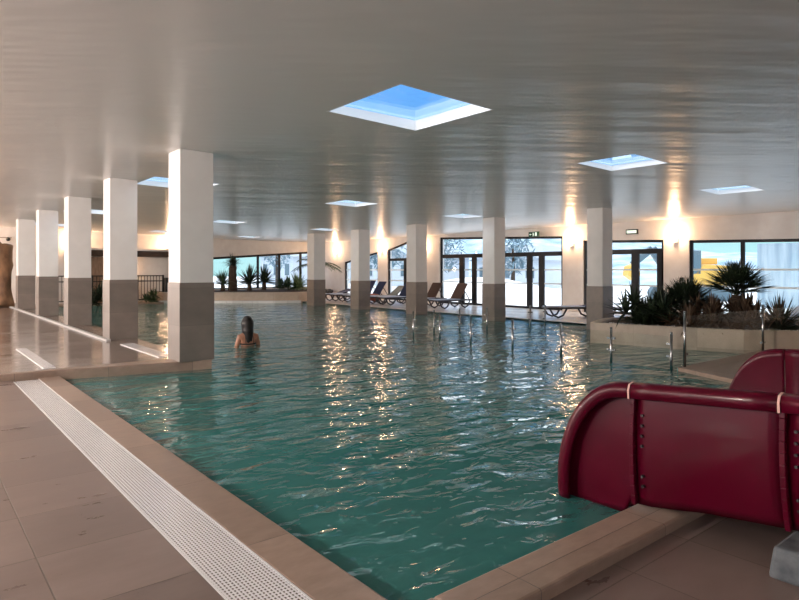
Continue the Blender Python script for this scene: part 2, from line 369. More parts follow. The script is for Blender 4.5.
frame_x('window_3', XR+.06, OW[4], [(27.4,.14)], [], (1.02,1.57))
# far strip window
root = bpy.data.objects.new('window_4', None); COL.objects.link(root); root['kind'] = 'structure'
mb = MB(); xa, xb, sl, ha, hb = OF[0]; hz = lambda x: ha+(hb-ha)*(x-xa)/(xb-xa)
for x, w in ((xa+.05,.1),(14.25,.13),(15.65,.12),(17.0,.13),(18.42,.13),(xb-.05,.10)):
    mb.hexa([(x-w/2,YF+.05,sl),(x+w/2,YF+.05,sl),(x+w/2,YF+.13,sl),(x-w/2,YF+.13,sl),(x-w/2,YF+.05,hz(x-w/2)),(x+w/2,YF+.05,hz(x+w/2)),(x+w/2,YF+.13,hz(x+w/2)),(x-w/2,YF+.13,hz(x-w/2))])
mb.hexa([(xa,YF+.05,ha-.12),(xb,YF+.05,hb-.12),(xb,YF+.13,hb-.12),(xa,YF+.13,ha-.12),(xa,YF+.05,ha),(xb,YF+.05,hb),(xb,YF+.13,hb),(xa,YF+.13,ha)])
mb.box(xa,xb,YF+.05,YF+.13,sl,sl+.06)
mb.build('window_frame', M['frame'], root)
mb = MB(); mb.hexa([(xa,YF+.09,sl),(xb,YF+.09,sl),(xb,YF+.10,sl),(xa,YF+.10,sl),(xa,YF+.09,ha),(xb,YF+.09,hb),(xb,YF+.10,hb),(xa,YF+.10,ha)]); mb.build('pane', M['pane'], root)

# ------------------------------------------------------------------ setting: floors, pool
EX = 3.86          # pool edge along the near pillars
mb = MB()
mb.prism([(XL,YB),(1.17,YB),(1.17,10.17),(XL,10.17)], -.3, 0)
struct(mb.build('floor', M['floor']))
mb = MB(); mb.prism([(1.49,YB),(1.95,YB),(1.95,1.86),(1.95,2.15),(1.77,2.15),(1.77,10.17),(1.49,10.17)], -.3, 0)
struct(mb.build('floor_pool_edge', M['coping'], bevel=.012))
mb = MB(); mb.box(1.17,1.49,YB,10.17,-.3,-.035); struct(mb.build('floor_drain_channel', M['black']))
mb = MB(); mb.box(1.95,9.08,1.86,2.15,-.4,.0)
struct(mb.build('floor_near_kerb', M['coping'], bevel=.015))
mb = MB(); mb.box(1.95,XR,YB,1.86,-.4,-.07); struct(mb.build('floor_near_deck', M['floor']))
mb = MB(); mb.prism([(9.08,1.86),(XR,1.86),(XR,4.77),(9.61,4.77),(9.35,4.2),(9.08,3.6)], -.5, .0); struct(mb.build('floor_side_deck', M['coping'], bevel=.02))
# raised wet floor under the near pillars
mb = MB(); mb.prism([(XL,10.19),(EX,10.19),(EX,YF),(XL,YF)], -.3, .085); struct(mb.build('floor_raised', M['wet']))
mb = MB(); mb.prism([(XL,10.08),(1.72,10.08),(3.9,9.66),(3.9,10.22),(XL,10.22)],-.3,.092); struct(mb.build('floor_raised_kerb', M['coping'], bevel=.012))
# deck by the glazed wall
DX = 15.5
mb = MB(); mb.prism([(DX,4.77),(XR,4.77),(XR,YF),(DX,YF)], -.4, 0); struct(mb.build('floor_sun_deck', M['pale_deck'], bevel=.015))
# pool basin and water
mb = MB()
PB = [(1.77,2.15),(9.08,2.15),(9.08,3.6),(9.61,4.77),(DX,4.77),(DX,31.2),(EX,31.2),(EX,10.12),(1.77,10.12)]
mb.poly([(x,y,-1.35) for x,y in PB])
for (xa,ya),(xb,yb) in zip(PB, PB[1:]+PB[:1]): mb.poly([(xa,ya,-1.35),(xb,yb,-1.35),(xb,yb,-.02),(xa,ya,-.02)])
struct(mb.build('floor_pool_basin', M['pool']))
mb = MB()
mb.poly([(x,y,-.06) for x,y in PB])
o = mb.build('pool_water', M['water'])
if o.data.polygons[0].normal.z < 0: o.data.flip_normals()
o['kind'] = 'stuff'; tag(o, 'rippling teal water filling the whole swimming pool', 'water')

# gratings
def grate(name, lab, x0, x1, y0, y1, z):
    r = thing(name, lab, 'grate', ((x0+x1)/2, y0, z-.035), 0, None, 'thing')
    mb = MB(); mb.box(-(x1-x0)/2+.012, (x1-x0)/2-.012, 0, y1-y0, .005, .035); mb.build('slotted_panel', M['grate'], r)
    mb = MB()
    for s in (-1,1): mb.box(s*(x1-x0)/2-.012*(s>0), s*(x1-x0)/2+.012*(s<0), 0, y1-y0, .0, .036)
    mb.build('edge_rail', M['white'], r)
grate('drain_grate', 'long pale slotted drain grate between brown tiles and pool edge', 1.17, 1.49, -3, 9.95, .0)
for k, (x0,x1,y0,y1,lab) in enumerate(((3.30,3.55,10.45,12.8,'pale drain grate on raised floor between the two nearest pillars'),(1.60,1.76,10.35,13.2,'thin drain strip in the raised wet floor, continuing the pool edge line'))):
    r = thing('drain_grate', lab, 'grate', ((x0+x1)/2,y0,.085), 0, None, 'thing'); mb = MB()
    mb.box(-(x1-x0)/2,(x1-x0)/2,0,y1-y0,0,.012); mb.build('slotted_panel', M['grate'], r)

# ------------------------------------------------------------------ pillars
def pillar(x, y, w, zb, zj, lab, grp):
    r = thing('column', lab, 'column', (x,y,zb), 0, grp, 'thing')
    zt = cz(x)-zb; h = w/2
    g_ = h-.012; zz = lambda q_: cz(x+q_)-zb-.002
    mb = MB(); mb.hexa([(-g_,-g_,zj-zb),(g_,-g_,zj-zb),(g_,g_,zj-zb),(-g_,g_,zj-zb),(-g_,-g_,zz(-g_)),(g_,-g_,zz(g_)),(g_,g_,zz(g_)),(-g_,g_,zz(-g_))]); mb.build('shaft', M['pillar_white'], r, bevel=.004)
    mb = MB(); mb.box(-h,h,-h,h,0,zj-zb); mb.build('stone_cladding', M['stone'], r, bevel=.004)
ordn = ['nearest and widest square pillar, white over grey stone, at the pool corner','second near pillar from the front, white over brown stone','third near pillar from the front, white over stone, on the wet raised floor',
        'fourth near pillar from the front, white over stone','farthest near-row pillar, white over stone, beside the brown rock']
for lab, y in zip(ordn, (9.98, 13.95, 18.1, 22.6, 27.2)):
    pillar(3.67 if y < 10 else 3.60, y, .57, .085, 1.35, lab, 'pillars along the raised wet floor')
ordn = ['square pillar standing in water next to the palm planter','square pillar in front of the left pair of glazed doors','square pillar in water between navy loungers and brown loungers',
        'square pillar in water hiding the second sloped window','farthest square pillar in water, by the curved far planter']
for lab, y in zip(ordn, (9.45, 13.3, 17.1, 20.7, 24.2)):
    pillar(14.72, y, .50+.008*(y-9.4), -.5, 1.12, lab, 'pillars standing in the pool by the sun deck')
mb = MB(); mb.box(3.22,3.30,13.5,30,.085,.125); tag(mb.build('low_kerb', mat('kerb_paint', (.46,.45,.44), .5)), 'long low white kerb along the foot of the near pillars', 'kerb', kind='thing')

# ------------------------------------------------------------------ wall lights
def sconce(x, y, z, nx, ny, lab, power, grp, col=WARM):
    r = thing('wall_light', lab, 'wall light', (x,y,z), math.atan2(ny,nx)-PI, grp, 'thing')   # local -x points away from the wall
    mb = MB(); N = 10
    pts = [(-.11*math.sin(PI*k/N), .09*math.cos(PI*k/N)) for k in range(N+1)]
    mb.prism(pts, -.09, .06); mb.build('lamp_shade', M['white'], r)
    mb = MB(); mb.prism([(p[0]*.8, p[1]*.8) for p in pts], .061, .066); mb.build('bulb', M['bulb'], r)
    L = bpy.data.lights.new('lamp', 'POINT'); L.energy = power; L.color = col; L.shadow_soft_size = .12
    lo = bpy.data.objects.new('light', L); COL.objects.link(lo); lo.parent = r; lo.location = (-.16,0,.16)
for y, lab in ((9.76,'glowing wall light between the wide window and right glazed door'),(13.74,'glowing wall light between the two sets of glazed doors'),(22.2,'glowing wall light left of the left glazed doors'),
               (25.55,'small wall light between the two sloped windows'),(29.9,'farthest wall light in the corner above the first lounger'),(2.0,'wall light past the wide window')):
    sconce(XR, y, 2.55, -1, 0, lab, BACK_SCONCE, 'uplights along the glazed wall')
for y in (5.5, 11.0, 17.0, 23.0, 30.2):
    sconce(XL, y, 2.55, 1, 0, 'wall light on the side wall out of view', SIDE_SCONCE, 'uplights along the side wall', SOFT)
for x in (-4.6, -0.5):
    sconce(x, YB, 2.4, 0, 1, 'wall light on the wall behind the viewer', REAR_SCONCE, 'uplights on the rear wall', SOFT)
for x, lab in ((2.0,'wall light out of sight behind the farthest near-row pillar'),(6.2,'wall light on far wall behind the near pillars'),(10.6,'wall light on far wall beside the black fence')):
    sconce(x, YF, 2.75, 0, -1, lab, FAR_SCONCE, 'uplights on the far wall')

sconce(8.35, YF, 1.45, 0, -1, 'added unseen lamp under the wooden canopy behind the second near pillar', 60, 'uplights on the far wall')  # added lamp, hidden by the pillar, to warm the far wall below the canopy

# ------------------------------------------------------------------ water slide
SX0, SX1 = 3.70, 6.25
r = thing('water_slide', 'wide dark red water slide with rolled rim ending over the pool', 'slide', (SX0,2.0,0), 0, None, 'thing')
o_ = Vector((SX0,2.0,0))
Y_END, R_END = 2.665, .50
def top(y):        # height of the side wall's rim along the slide
    base = .815+.075*(2.1-y)
    yc = Y_END-R_END; 
    if y > yc:
        s = min(1,(y-yc)/R_END); return -.07+ (base+.07)*math.sqrt(max(0,1-s**2.3))
    return base
def bot(y): return -.075 if y > 2.2 else -.075+.11*min(1,(2.2-y)/.05)+.13*max(0,2.0-y)
def wall_prof(y, s):      # s 0 bottom .. 1 rim ; returns inward offset and height
    zb, zt = bot(y), top(y); z = zb+(zt-zb)*s
    full = .815+.075*(2.1-y)+.075; q = max(0,(z+.075)/full)
    k_ = 1-.85*max(0,min(1,(y-1.7)/.38))
    off = .16*k_*(1-min(1,q))**2.2-.03*math.sin(PI*min(1,q))       # curls under towards the floor
    return off, z
def yl(a, b, n): return [a+(b-a)*i/n for i in range(n+1)]
def side(sec, sgn, xw, thick=.03):
    mb = MB(); ys = sec; ns = 14
    def f(u, v):
        y = ys[int(round(u*(len(ys)-1)))]; off, z = wall_prof(y, v); return Vector((xw+sgn*off, y, z))-o_
    mb.grid(f, len(ys)-1, ns); return mb
end_ys = [2.11,2.13,2.15]+[Y_END-R_END+R_END*math.sin(t*PI/2/22)*.9999 for t in range(0,23)]
main_ys = yl(1.24, 2.10, 10); up_ys = yl(-1.6, 1.23, 24)
side(end_ys, 1, SX0).build('end_wall', M['gel'], r, smooth=True, solid=.02)
side(main_ys, 1, SX0).build('side_wall', M['gel'], r, smooth=True, solid=.02)
side(up_ys, 1, SX0).build('side_wall', M['gel'], r, smooth=True, solid=.02)
side(end_ys, -1, SX1).build('end_wall', M['gel'], r, smooth=True, solid=.02)
side(yl(-1.6,2.10,26), -1, SX1).build('side_wall', M['gel'], r, smooth=True, solid=.02)
mb = MB(); fy = yl(-1.6, 2.5, 24)
mb.grid(lambda u, v: Vector((SX0+.14+(SX1-SX0-.28)*v, -1.6+4.0*u, bot(-1.6+4.0*u)+.01))-o_, 24, 4); mb.build('chute_floor', M['gel'], r, smooth=True, solid=.02)
def rim(ys, xw, sgn, name='rim'):
    mb = MB()
    prof = [(-.012,-.005),(-.045,.012),(-.085,.0),(-.10,-.035),(-.095,-.085),(-.075,-.09),(-.062,-.045),(-.03,-.03)]
    pts = [(y, top(y)) for y in ys]
    rings = []
    for i,(y,z) in enumerate(pts):
        a = pts[max(0,i-1)]; b2 = pts[min(len(pts)-1,i+1)]
        d = Vector((0,b2[0]-a[0],b2[1]-a[1])); d.normalize(); nrm = Vector((0,-d.z,d.y))
        off, _ = wall_prof(y, 1)
        rings.append([mb.bm.verts.new(Vector((xw+sgn*off+sgn*px_, y, z))+nrm*pz-o_) for px_,pz in prof])
    k = len(prof)
    for a,b2 in zip(rings, rings[1:]):
        for j in range(k): mb.bm.faces.new([a[j],a[(j+1)%k],b2[(j+1)%k],b2[j]])
    mb.bm.faces.new(rings[0]); mb.bm.faces.new(rings[-1][::-1])
    return mb.build(name, M['gel'], r, smooth=True)
rim(end_ys, SX0, 1); rim(yl(1.245,2.102,6), SX0, 1); rim(yl(-1.6,1.235,10), SX0, 1)
rim(end_ys, SX1, -1); rim(yl(-1.6,2.102,16), SX1, -1)
for y in (2.105, 1.24):     # joint between the moulded sections: flange down the wall, pale sealant over the rim
    mb = MB(); pts = [Vector((SX0+wall_prof(y,s/12)[0]-.02, y, wall_prof(y,s/12)[1]))-o_ for s in range(0,12)]
    for a, b2 in zip(pts, pts[1:]): mb.bar(a, b2, .030, .045, up=(1,0,0))
    fl = mb.build('flange', M['gel'], r, bevel=.004)
    for s in (2,3,6,7,8,9):
        mb = MB(); p = Vector((SX0+wall_prof(y,s/12)[0]-.022, y-.06, wall_prof(y,s/12)[1]))-o_
        mb.tube([p+Vector((.02,0,0)), p-Vector((.004,0,0))], .009, 6); mb.build('bolt', M['black'], fl)
    mb = MB(); zt = top(y)
    pr = [(-.0,.0),(-.045,.014),(-.087,.003),(-.103,-.035),(-.098,-.088)]
    pp = [Vector((SX0+a, y, zt+c))-o_ for a,c in pr]
    for a, b2 in zip(pp, pp[1:]): mb.bar(a, b2, .012, .004, up=(-.5,0,.8))
    mb.build('sealant_line', M['seam'], r)
y = 1.95
mb = MB(); pts = [Vector((SX1-.022-wall_prof(y,s/12)[0], y, wall_prof(y,s/12)[1]))-o_ for s in range(5,13)]
for a, b2 in zip(pts, pts[1:]): mb.bar(a, b2, .012, .006, up=(1,0,0))
mb.build('sealant_line', M['seam'], r)
mb = MB(); mb.hexa([(3.53,.72,-.07),(4.3,.72,-.07),(4.3,1.27,-.07),(3.53,1.27,-.07),(3.55,.74,.1),(4.3,.74,.1),(4.3,1.25,.1),(3.55,1.25,.1)])
tag(mb.build('concrete_block', M['concrete'], bevel=.02), 'grey concrete support block under the red slide', 'block')

# ------------------------------------------------------------------ glass fences
def post_mesh(h, w=.045):
    mb = MB(); mb.tube([(0,0,0),(0,0,h)], w/2, 10); mb.ball((0,0,h),(w*.55,w*.55,w*.4),10); return mb
def fence(lab, posts, zb, h, panel_lo, clip=True):
    r = thing('glass_fence', lab, 'fence', (posts[0][0],posts[0][1],zb), 0, None, 'thing'); o = Vector((posts[0][0],posts[0][1],0))
    for p in posts:
        mb = post_mesh(h); ob = mb.build('post', M['steel'], r, smooth=True); ob.location = Vector((p[0],p[1],0))-o
    for a, b2 in zip(posts, posts[1:]):
        a3 = Vector((a[0],a[1],0))-o; b3 = Vector((b2[0],b2[1],0))-o; d = (b3-a3).normalized(); a3 += d*.05; b3 -= d*.05
        mb = MB(); nn = Vector((-d.y,d.x,0))*.005
        z0, z1 = panel_lo, h-.06
        mb.hexa([a3-nn+Vector((0,0,z0)),b3-nn+Vector((0,0,z0)),b3+nn+Vector((0,0,z0)),a3+nn+Vector((0,0,z0)),a3-nn+Vector((0,0,z1)),b3-nn+Vector((0,0,z1)),b3+nn+Vector((0,0,z1)),a3+nn+Vector((0,0,z1))])
        pn = mb.build('glass_panel', M['fence_glass'], r)
        for e_, s in ((a3,-1),(b3,1)):
            for z in (z0+.12, z1-.12): mb = MB(); mb.bar(e_+d*s*.045+Vector((0,0,z)), e_-d*s*.03+Vector((0,0,z)), .03, .035); mb.build('clamp', M['steel'], pn)
fence('low glass fence on steel posts standing in the open water', [(9.62,11.3),(9.66,10.4),(9.66,9.4),(9.64,8.2),(9.62,7.0),(9.62,5.95),(9.6,4.86)], -.3, .84, .34)
fence('farther low glass fence with dark posts in front of the glazed doors', [(10.3,11.3),(11.2,11.3),(12.18,11.25),(13.75,11.05),(14.3,10.95)], -.3, .84, .34)
fence('tall glass barrier with steel posts on the paved ledge behind the slide', [(9.72,4.70),(12.45,4.55),(15.0,4.45)], 0, .88, .08)

# ------------------------------------------------------------------ planters
mb = MB(); PP = [(11.86,7.85),(12.25,6.1),(12.62,4.95),(13.4,4.0),(14.5,3.2),(16.6,3.0),(16.6,8.3),(13.2,8.35)]
r = thing('planter', 'low tiled planter wall holding the palms by the wide window', 'planter', (13,6,-.4), 0, None, 'thing')
PPl = [(x-13,y-6) for x,y in PP]
ctr = Vector((1.2,0)); inn = [tuple(ctr+(Vector(p)-ctr)*.93) for p in PPl]
mb = MB(); n_ = len(PPl)
for i in range(n_):
    j = (i+1)%n_; a,b2,c,d = PPl[i],PPl[j],inn[j],inn[i]
    mb.hexa([(*a,0),(*b2,0),(*c,0),(*d,0),(*a,.79),(*b2,.79),(*c,.79),(*d,.79)])
mb.build('tiled_wall', M['planter'], r)
mb = MB(); mb.prism(inn, .6, .74); mb.build('soil', M['soil'], r)
mb = MB()
for i in range(420):
    k_ = random.randrange(4); a = Vector(inn[k_ if k_ < 3 else 0]); b2 = Vector(inn[(k_ if k_ < 3 else 0)+1]); p = a.lerp(b2, random.random())+Vector((random.uniform(.04,.34), random.uniform(-.05,.05)))
    q_ = random.uniform(.016,.04); c3 = (p.x+13, p.y+6, .345+q_*.4)
    vv = [mb.bm.verts.new((c3[0]+dx*q_, c3[1]+dy*q_*.8, c3[2]+dz*q_*.6)) for dx,dy,dz in ((1,0,0),(0,1,0),(-1,0,0),(0,-1,0),(0,0,1),(0,0,-1))]
    for t0 in range(4):
        mb.bm.faces.new([vv[t0],vv[(t0+1)%4],vv[4]]); mb.bm.faces.new([vv[(t0+1)%4],vv[t0],vv[5]])
tag(mb.build('pebbles', M['white'], smooth=True), 'loose white pebbles along the front of the tiled palm planter', 'pebbles', kind='stuff')
# far curved planter
FP = [(9.6,31.9),(9.9,30.7),(10.8,29.7),(11.84,29.0),(13.0,28.0),(14.1,27.2),(15.2,26.7),(16.2,26.9),(17.4,27.9),(18.5,28.9),(19.5,30.2),(19.5,31.9)]
r = thing('planter', 'long curved pinkish planter wall below the far window strip', 'planter', (14,30,-.4), 0, None, 'thing')
mb = MB(); mb.prism([(x-14,y-30) for x,y in FP], 0, .86); mb.build('tiled_wall', M['planter'], r)
mb = MB(); c_ = Vector((15,32)); mb.prism([tuple(c_+(Vector(p)-c_)*1.05-Vector((14,30))) for p in FP[1:7]]+[tuple(Vector(p)-Vector((14,30))) for p in FP[6:0:-1]], .0, .46); mb.build('ledge', M['pale_deck'], r)
mb = MB(); mb.prism([tuple(c_+(Vector(p)-c_)*.93-Vector((14,30))) for p in FP], .8, .875); mb.build('soil', M['soil'], r)

# ------------------------------------------------------------------ plants
def blade(mb, p, dirv, L, w, droop, n=5, fold=.25):
    d = Vector(dirv).normalized(); side_ = d.cross(Vector((0,0,1)))
    if side_.length < .05: side_ = Vector((1,0,0))
    side_.normalize(); rows = []
    for i in range(n+1):
        t = i/n; c = Vector(p)+d*L*t+Vector((0,0,-droop*L*t*t)); ww = w*(.55+.9*t if t < .4 else (1-t)*1.5+.02)/1
        up = side_.cross(d)
        rows.append((mb.bm.verts.new(c-side_*ww/2), mb.bm.verts.new(c+up*ww*fold*-1), mb.bm.verts.new(c+side_*ww/2)))
    for a, b2 in zip(rows, rows[1:]):
        mb.bm.faces.new([a[0],a[1],b2[1],b2[0]]); mb.bm.faces.new([a[1],a[2],b2[2],b2[1]])
def rosette(mb, c, R, count, w, elev=(10,85), droop=.25, up=1):
    for i in range(count):
        az = 2*PI*i*.618+random.uniform(-.2,.2); el = math.radians(random.uniform(*elev))
        blade(mb, c, (math.cos(az)*math.cos(el), math.sin(az)*math.cos(el), math.sin(el)*up), R*random.uniform(.8,1.08), w, droop*random.uniform(.4,1.3)*math.cos(el))
def fan(mb, c, axis, R, count=16, w=.05, spread=120):   # one palmate leaf: a stalk end with fingers radiating in a half disc
    ax = Vector(axis).normalized(); s_ = ax.cross(Vector((0,0,1)))
    if s_.length < .05: s_ = Vector((1,0,0))
    s_.normalize()
    for i in range(count):
        a = math.radians(-spread+2*spread*i/(count-1)); dv = ax*math.cos(a)+s_*math.sin(a)
        blade(mb, c, dv+Vector((0,0,random.uniform(-.06,.06))), R*(.75+.25*math.cos(a*.6)), w, .12, n=4)
def plant(name, lab, loc, kind, size, lm, trunk=0, grp=None):
    r = thing(name, lab, 'plant', loc, random.uniform(0,6), grp, 'thing'); mb = MB()
    if kind == 'fan':
        k = 30
        for i in range(k):
            az = 2*PI*i*.618; el = math.radians(12+74*(i/k)); dv = Vector((math.cos(az)*math.cos(el),math.sin(az)*math.cos(el),math.sin(el)))
            L = size*.42; st = Vector((0,0,trunk)); mb.tube([st, st+dv*L*.6, st+dv*L], [.012,.009,.007], 5)
            fan(mb, st+dv*L, dv, size*.60, 17, size*.05, 85)
    elif kind == 'rosette': rosette(mb, (0,0,trunk), size, 120, size*.085, (-8,88))
    elif kind == 'soft':
        rosette(mb, (0,0,trunk), size, 110, size*.06, (5,80), .5)
    elif kind == 'bush':
        for i in range(9):
            a = random.uniform(0,6.28); q_ = random.uniform(0,size*.55); rosette(mb, (q_*math.cos(a), q_*math.sin(a), random.uniform(0,size*.4)), size*.5, 26, size*.07, (-10,85), .4)
    elif kind == 'feather':
        for i in range(13):
            az = 2*PI*i*.618; el = math.radians(random.uniform(15,70)); pts = []
            for t in range(9):
                q_ = t/8; pts.append(Vector((math.cos(az)*math.cos(el)*size*q_, math.sin(az)*math.cos(el)*size*q_, trunk+math.sin(el)*size*q_-size*.55*q_*q_)))
            mb.tube(pts, [.014*(1-.8*t/8) for t in range(9)], 5)
            for t in range(1,9):
                d = (pts[t]-pts[t-1]).normalized(); sd = d.cross(Vector((0,0,1))).normalized()
                for h_ in (0,.5):
                    for s in (-1,1): blade(mb, pts[t]-(pts[t]-pts[t-1])*h_, sd*s+d*.7+Vector((0,0,-.25)), size*.30*(1.1-.5*t/8), size*.035, .2, n=3)
    mb.build('foliage', M[lm], r)
    if trunk > .15:
        mb = MB(); ps = [(random.uniform(-.015,.015), random.uniform(-.015,.015), trunk*k/8) for k in range(9)]
        R_ = (.19 if trunk > 1 else .10) if kind != 'feather' else .09
        mb.tube(ps, [R_*(1.25-.3*k/8)+(.012 if k%2 else 0) for k in range(9)], 12); mb.build('trunk', M['bark'], r, smooth=True)
    return r
G1 = 'palms in the planter by the wide window'
plant('fan_palm', 'tallest fan palm with broad spiky fans against the wide window', (13.35,5.38,.34), 'fan', .82, 'leaf_dark', .70, G1)
plant('fan_palm', 'fan palm in front of the wall between door and wide window', (13.3,6.40,.34), 'fan', .80, 'leaf_dark', .36, G1)
plant('yucca', 'dense dark bush at the left end of the tiled planter', (12.75,7.15,.34), 'bush', 1.2, 'leaf_dark', 0, G1)
plant('yucca', 'dark spiky plant between the end bush and the middle fan palm', (12.95,6.70,.34), 'bush', 1.15, 'leaf_dark', 0, G1)
plant('shrub', 'brownish low shrub below the middle fan palm', (13.0,6.05,.34), 'bush', .95, 'leaf_brown', 0, G1)
plant('shrub', 'brownish low shrub below the tallest fan palm', (13.15,5.65,.34), 'bush', .95, 'leaf_brown', 0, G1)
plant('yucca', 'small spiky yucca right of the tallest fan palm', (13.75,4.72,.34), 'rosette', .8, 'leaf_dark', 0, G1)
plant('shrub', 'brownish shrub between tallest palm and small yucca', (13.5,5.0,.34), 'bush', .95, 'leaf_brown', 0, G1)
G2 = 'plants in the far curved planter'
zf = .47
plant('yucca', 'spiky yucca at the left edge of the far window strip', (12.9,30.5,zf), 'soft', 1.0, 'leaf_mid', .35, G2)
plant('palm_tree', 'thick trunked palm left of the first far window bar', (13.35,30.3,zf), 'soft', .75, 'leaf_dark', 1.35, G2)
plant('agave', 'round dark agave in the middle of the far window strip', (14.2,30.1,zf), 'rosette', 1.05, 'leaf_dark', .40, G2)
plant('agave', 'round dark agave before the central far window bar', (15.0,30.0,zf), 'rosette', 1.0, 'leaf_dark', .45, G2)
plant('yucca', 'bushy green yucca right of the dark agaves', (16.2,29.9,zf), 'bush', 1.15, 'leaf_mid', .0, G2)
plant('grass_plant', 'pale green arching plant beside the farthest pool pillar', (16.9,29.7,zf), 'soft', 1.2, 'leaf_pale', .05, G2)
plant('palm_tree', 'tall feathery palm half hidden behind the farthest pool pillar', (18.0,29.6,zf), 'feather', 1.5, 'leaf_mid', 1.35, G2)
G3 = 'bushes by the black fence'
plant('shrub', 'leafy bush growing in front of the black fence', (9.4,30.55,.0), 'bush', .9, 'leaf_mid', 0, G3)
plant('shrub', 'dark bush seen between the second and third near pillars', (6.95,30.5,.0), 'bush', 1.3, 'leaf_dark', 0, G3)
plant('shrub', 'dark bush behind the second near pillar', (8.1,30.6,.0), 'bush', 1.2, 'leaf_dark', 0, G3)

# ------------------------------------------------------------------ far end: edge strip, fence, canopy, rock
mb = MB(); mb.box(EX,9.75,30.1,YF,-.4,.0); struct(mb.build('floor_far_edge', M['coping']))
r = thing('metal_fence', 'black metal fence with vertical bars along the far wall', 'fence', (5.2,31.3,0), 0, None, 'thing')
mb = MB()
for z in (1.28,1.02,.12): mb.bar((0,0,z),(4.9,0,z),.05,.05)
mb.build('rail', M['black'], r)
mb = MB()
for i in range(34): mb.bar((.08+i*.145,0,.12),(.08+i*.145,0,1.28),.022,.022)
mb.build('bars', M['black'], r)
for x in (0,1.63,3.26,4.9): mb = MB(); mb.box(x-.035,x+.035,-.035,.035,0,1.32); mb.build('post', M['black'], r)
mb = MB(); mb.box(10.12,10.52,31.0,31.35,0.0,1.18); tag(mb.build('dark_cabinet', M['black'], bevel=.02), 'narrow black cabinet at the right end of the metal fence', 'cabinet')
r = thing('bar_canopy', 'dark wooden canopy with pale top projecting from the far wall', 'canopy', (9.0,YF,2.0), 0, None, 'thing')
mb = MB(); mb.box(-2.9,2.2,-.7,-.002,.22,.50); mb.build('fascia', M['dark_wood'], r)
mb = MB(); mb.box(-3.0,2.3,-.8,-.002,.50,.60); mb.build('top_board', M['plaster'], r)
mb = MB(); mb.box(6.1,8.25,YF-.06,YF-.002,0,2.2); tag(mb.build('wood_cladding', M['brown_panel']), 'brown wooden cladding on the far wall below the canopy', 'cladding', kind='thing')
r = thing('carved_rock', 'brown sculpted rock trunk at the far left edge', 'rock', (3.22,28.7,.085), 0, None, 'thing')
mb = MB(); ps = []; rs = []
for k in range(15):
    z = 2.5*k/14; ps.append((-.25+.10*math.sin(z*1.7), .05*math.sin(z*3), z)); rs.append(.50-.26*math.sin(min(1,z/1.5)*PI*.75)+.20*max(0,(z-1.2)/1.3)**1.4+(.02 if k%2 else 0))
mb.tube(ps, rs, 18)
for v in mb.bm.verts: v.co += Vector((random.uniform(-.03,.03),random.uniform(-.03,.03),random.uniform(-.03,.03)))
mb.build('rock_body', M['rock'], r, smooth=True, sub=1)
mb = MB(); mb.tube([(-.25,0,2.3),(-.62,.0,2.62),(-1.0,.1,2.75)],[.26,.22,.16],12); mb.build('branch', M['rock'], r, smooth=True, sub=1)
# small fitting on the far wall
r = thing('wall_rail', 'thin dark rail with a small round fitting on the far left wall', 'rail', (3.2,YF,2.95), 0, None, 'thing')
mb = MB(); mb.bar((-1.2,-.05,.05),(.5,-.05,.05),.03,.03); mb.build('rail', M['brown_panel'], r)
mb = MB(); mb.ball((.36,-.12,-.02),(.09,.09,.09),12); mb.build('fitting', M['black'], r, smooth=True)

# ------------------------------------------------------------------ loungers
def lounger(lab, x, y, rz, backm, seatm='paleblue', ang=50, cover=None, grp='sun loungers on the pale deck'):
    r = thing('sun_lounger', lab, 'sun lounger', (x,y,0), rz, grp, 'thing')   # +x: feet to head
    mb = MB()
    for s in (-1,1): mb.bar((-.95,s*.31,.33),(.95,s*.31,.33),.05,.06)
    for xx in (-.93,.3,.93): mb.bar((xx,-.31,.33),(xx,.31,.33),.05,.05)
    mb.build('frame', M['resin'], r, bevel=.008)
    for xx in (-.6,.55):
        for s in (-1,1):
            mb = MB(); mb.tube([(xx-.28,s*.30,.31),(xx-.16,s*.30,.10),(xx,s*.30,.03),(xx+.16,s*.30,.10),(xx+.28,s*.30,.31)], .032, 8); mb.build('leg', M['resin'], r, smooth=True)
    mb = MB(); mb.box(-.93,.30,-.29,.29,.355,.385); mb.build('seat', M[seatm], r, bevel=.01)
    a = math.radians(ang); mb = MB(); L = .78
    c0 = Vector((.28,0,.37)); c1 = c0+Vector((math.cos(a)*L,0,math.sin(a)*L))
    mb.bar(c0, c1, .58, .035, up=(0,0,1) if ang < 80 else (1,0,0)); mb.build('backrest', M[backm], r, bevel=.01)
    if ang > 12:
        for s in (-1,1): mb = MB(); mb.bar(c0.lerp(c1,.6)+Vector((0,s*.24,0)), (.85,s*.24,.35), .025); mb.build('support_arm', M['resin'], r)
    if cover:
        mb = MB(); mb.grid(lambda u, v: Vector((-.25+.55*u, -.32+.64*v, .40+.03*math.sin(9*u+7*v)+ (-.28 if v < .02 else 0))), 8, 8); mb.build('towel', M[cover], r, smooth=True, solid=.02)
    return r
rz0 = 0.0
lounger('brown backed lounger in front of the left glazed door, backrest in full view', 17.3, 18.0, rz0, 'brown_fabric', ang=55)
lounger('brown backed lounger half hidden by the pillar before the doors', 17.2, 19.4, rz0+.05, 'brown_fabric', ang=55)
lounger('navy backed lounger just left of the middle pool pillar', 17.2, 21.3, rz0-.03, 'navy', ang=55)
lounger('grey backed lounger reclined low between the two navy ones', 17.35, 22.25, rz0, 'grey_fabric', ang=35)
lounger('navy lounger with a terracotta towel over its side', 17.1, 23.2, rz0, 'navy', cover='towel_red', ang=55)
lounger('navy lounger right behind the pillar, its raised back showing', 17.2, 24.1, rz0+.05, 'navy', ang=60)
lounger('navy lounger reclined low, last but one at the far end', 17.3, 25.3, rz0, 'navy', ang=22)
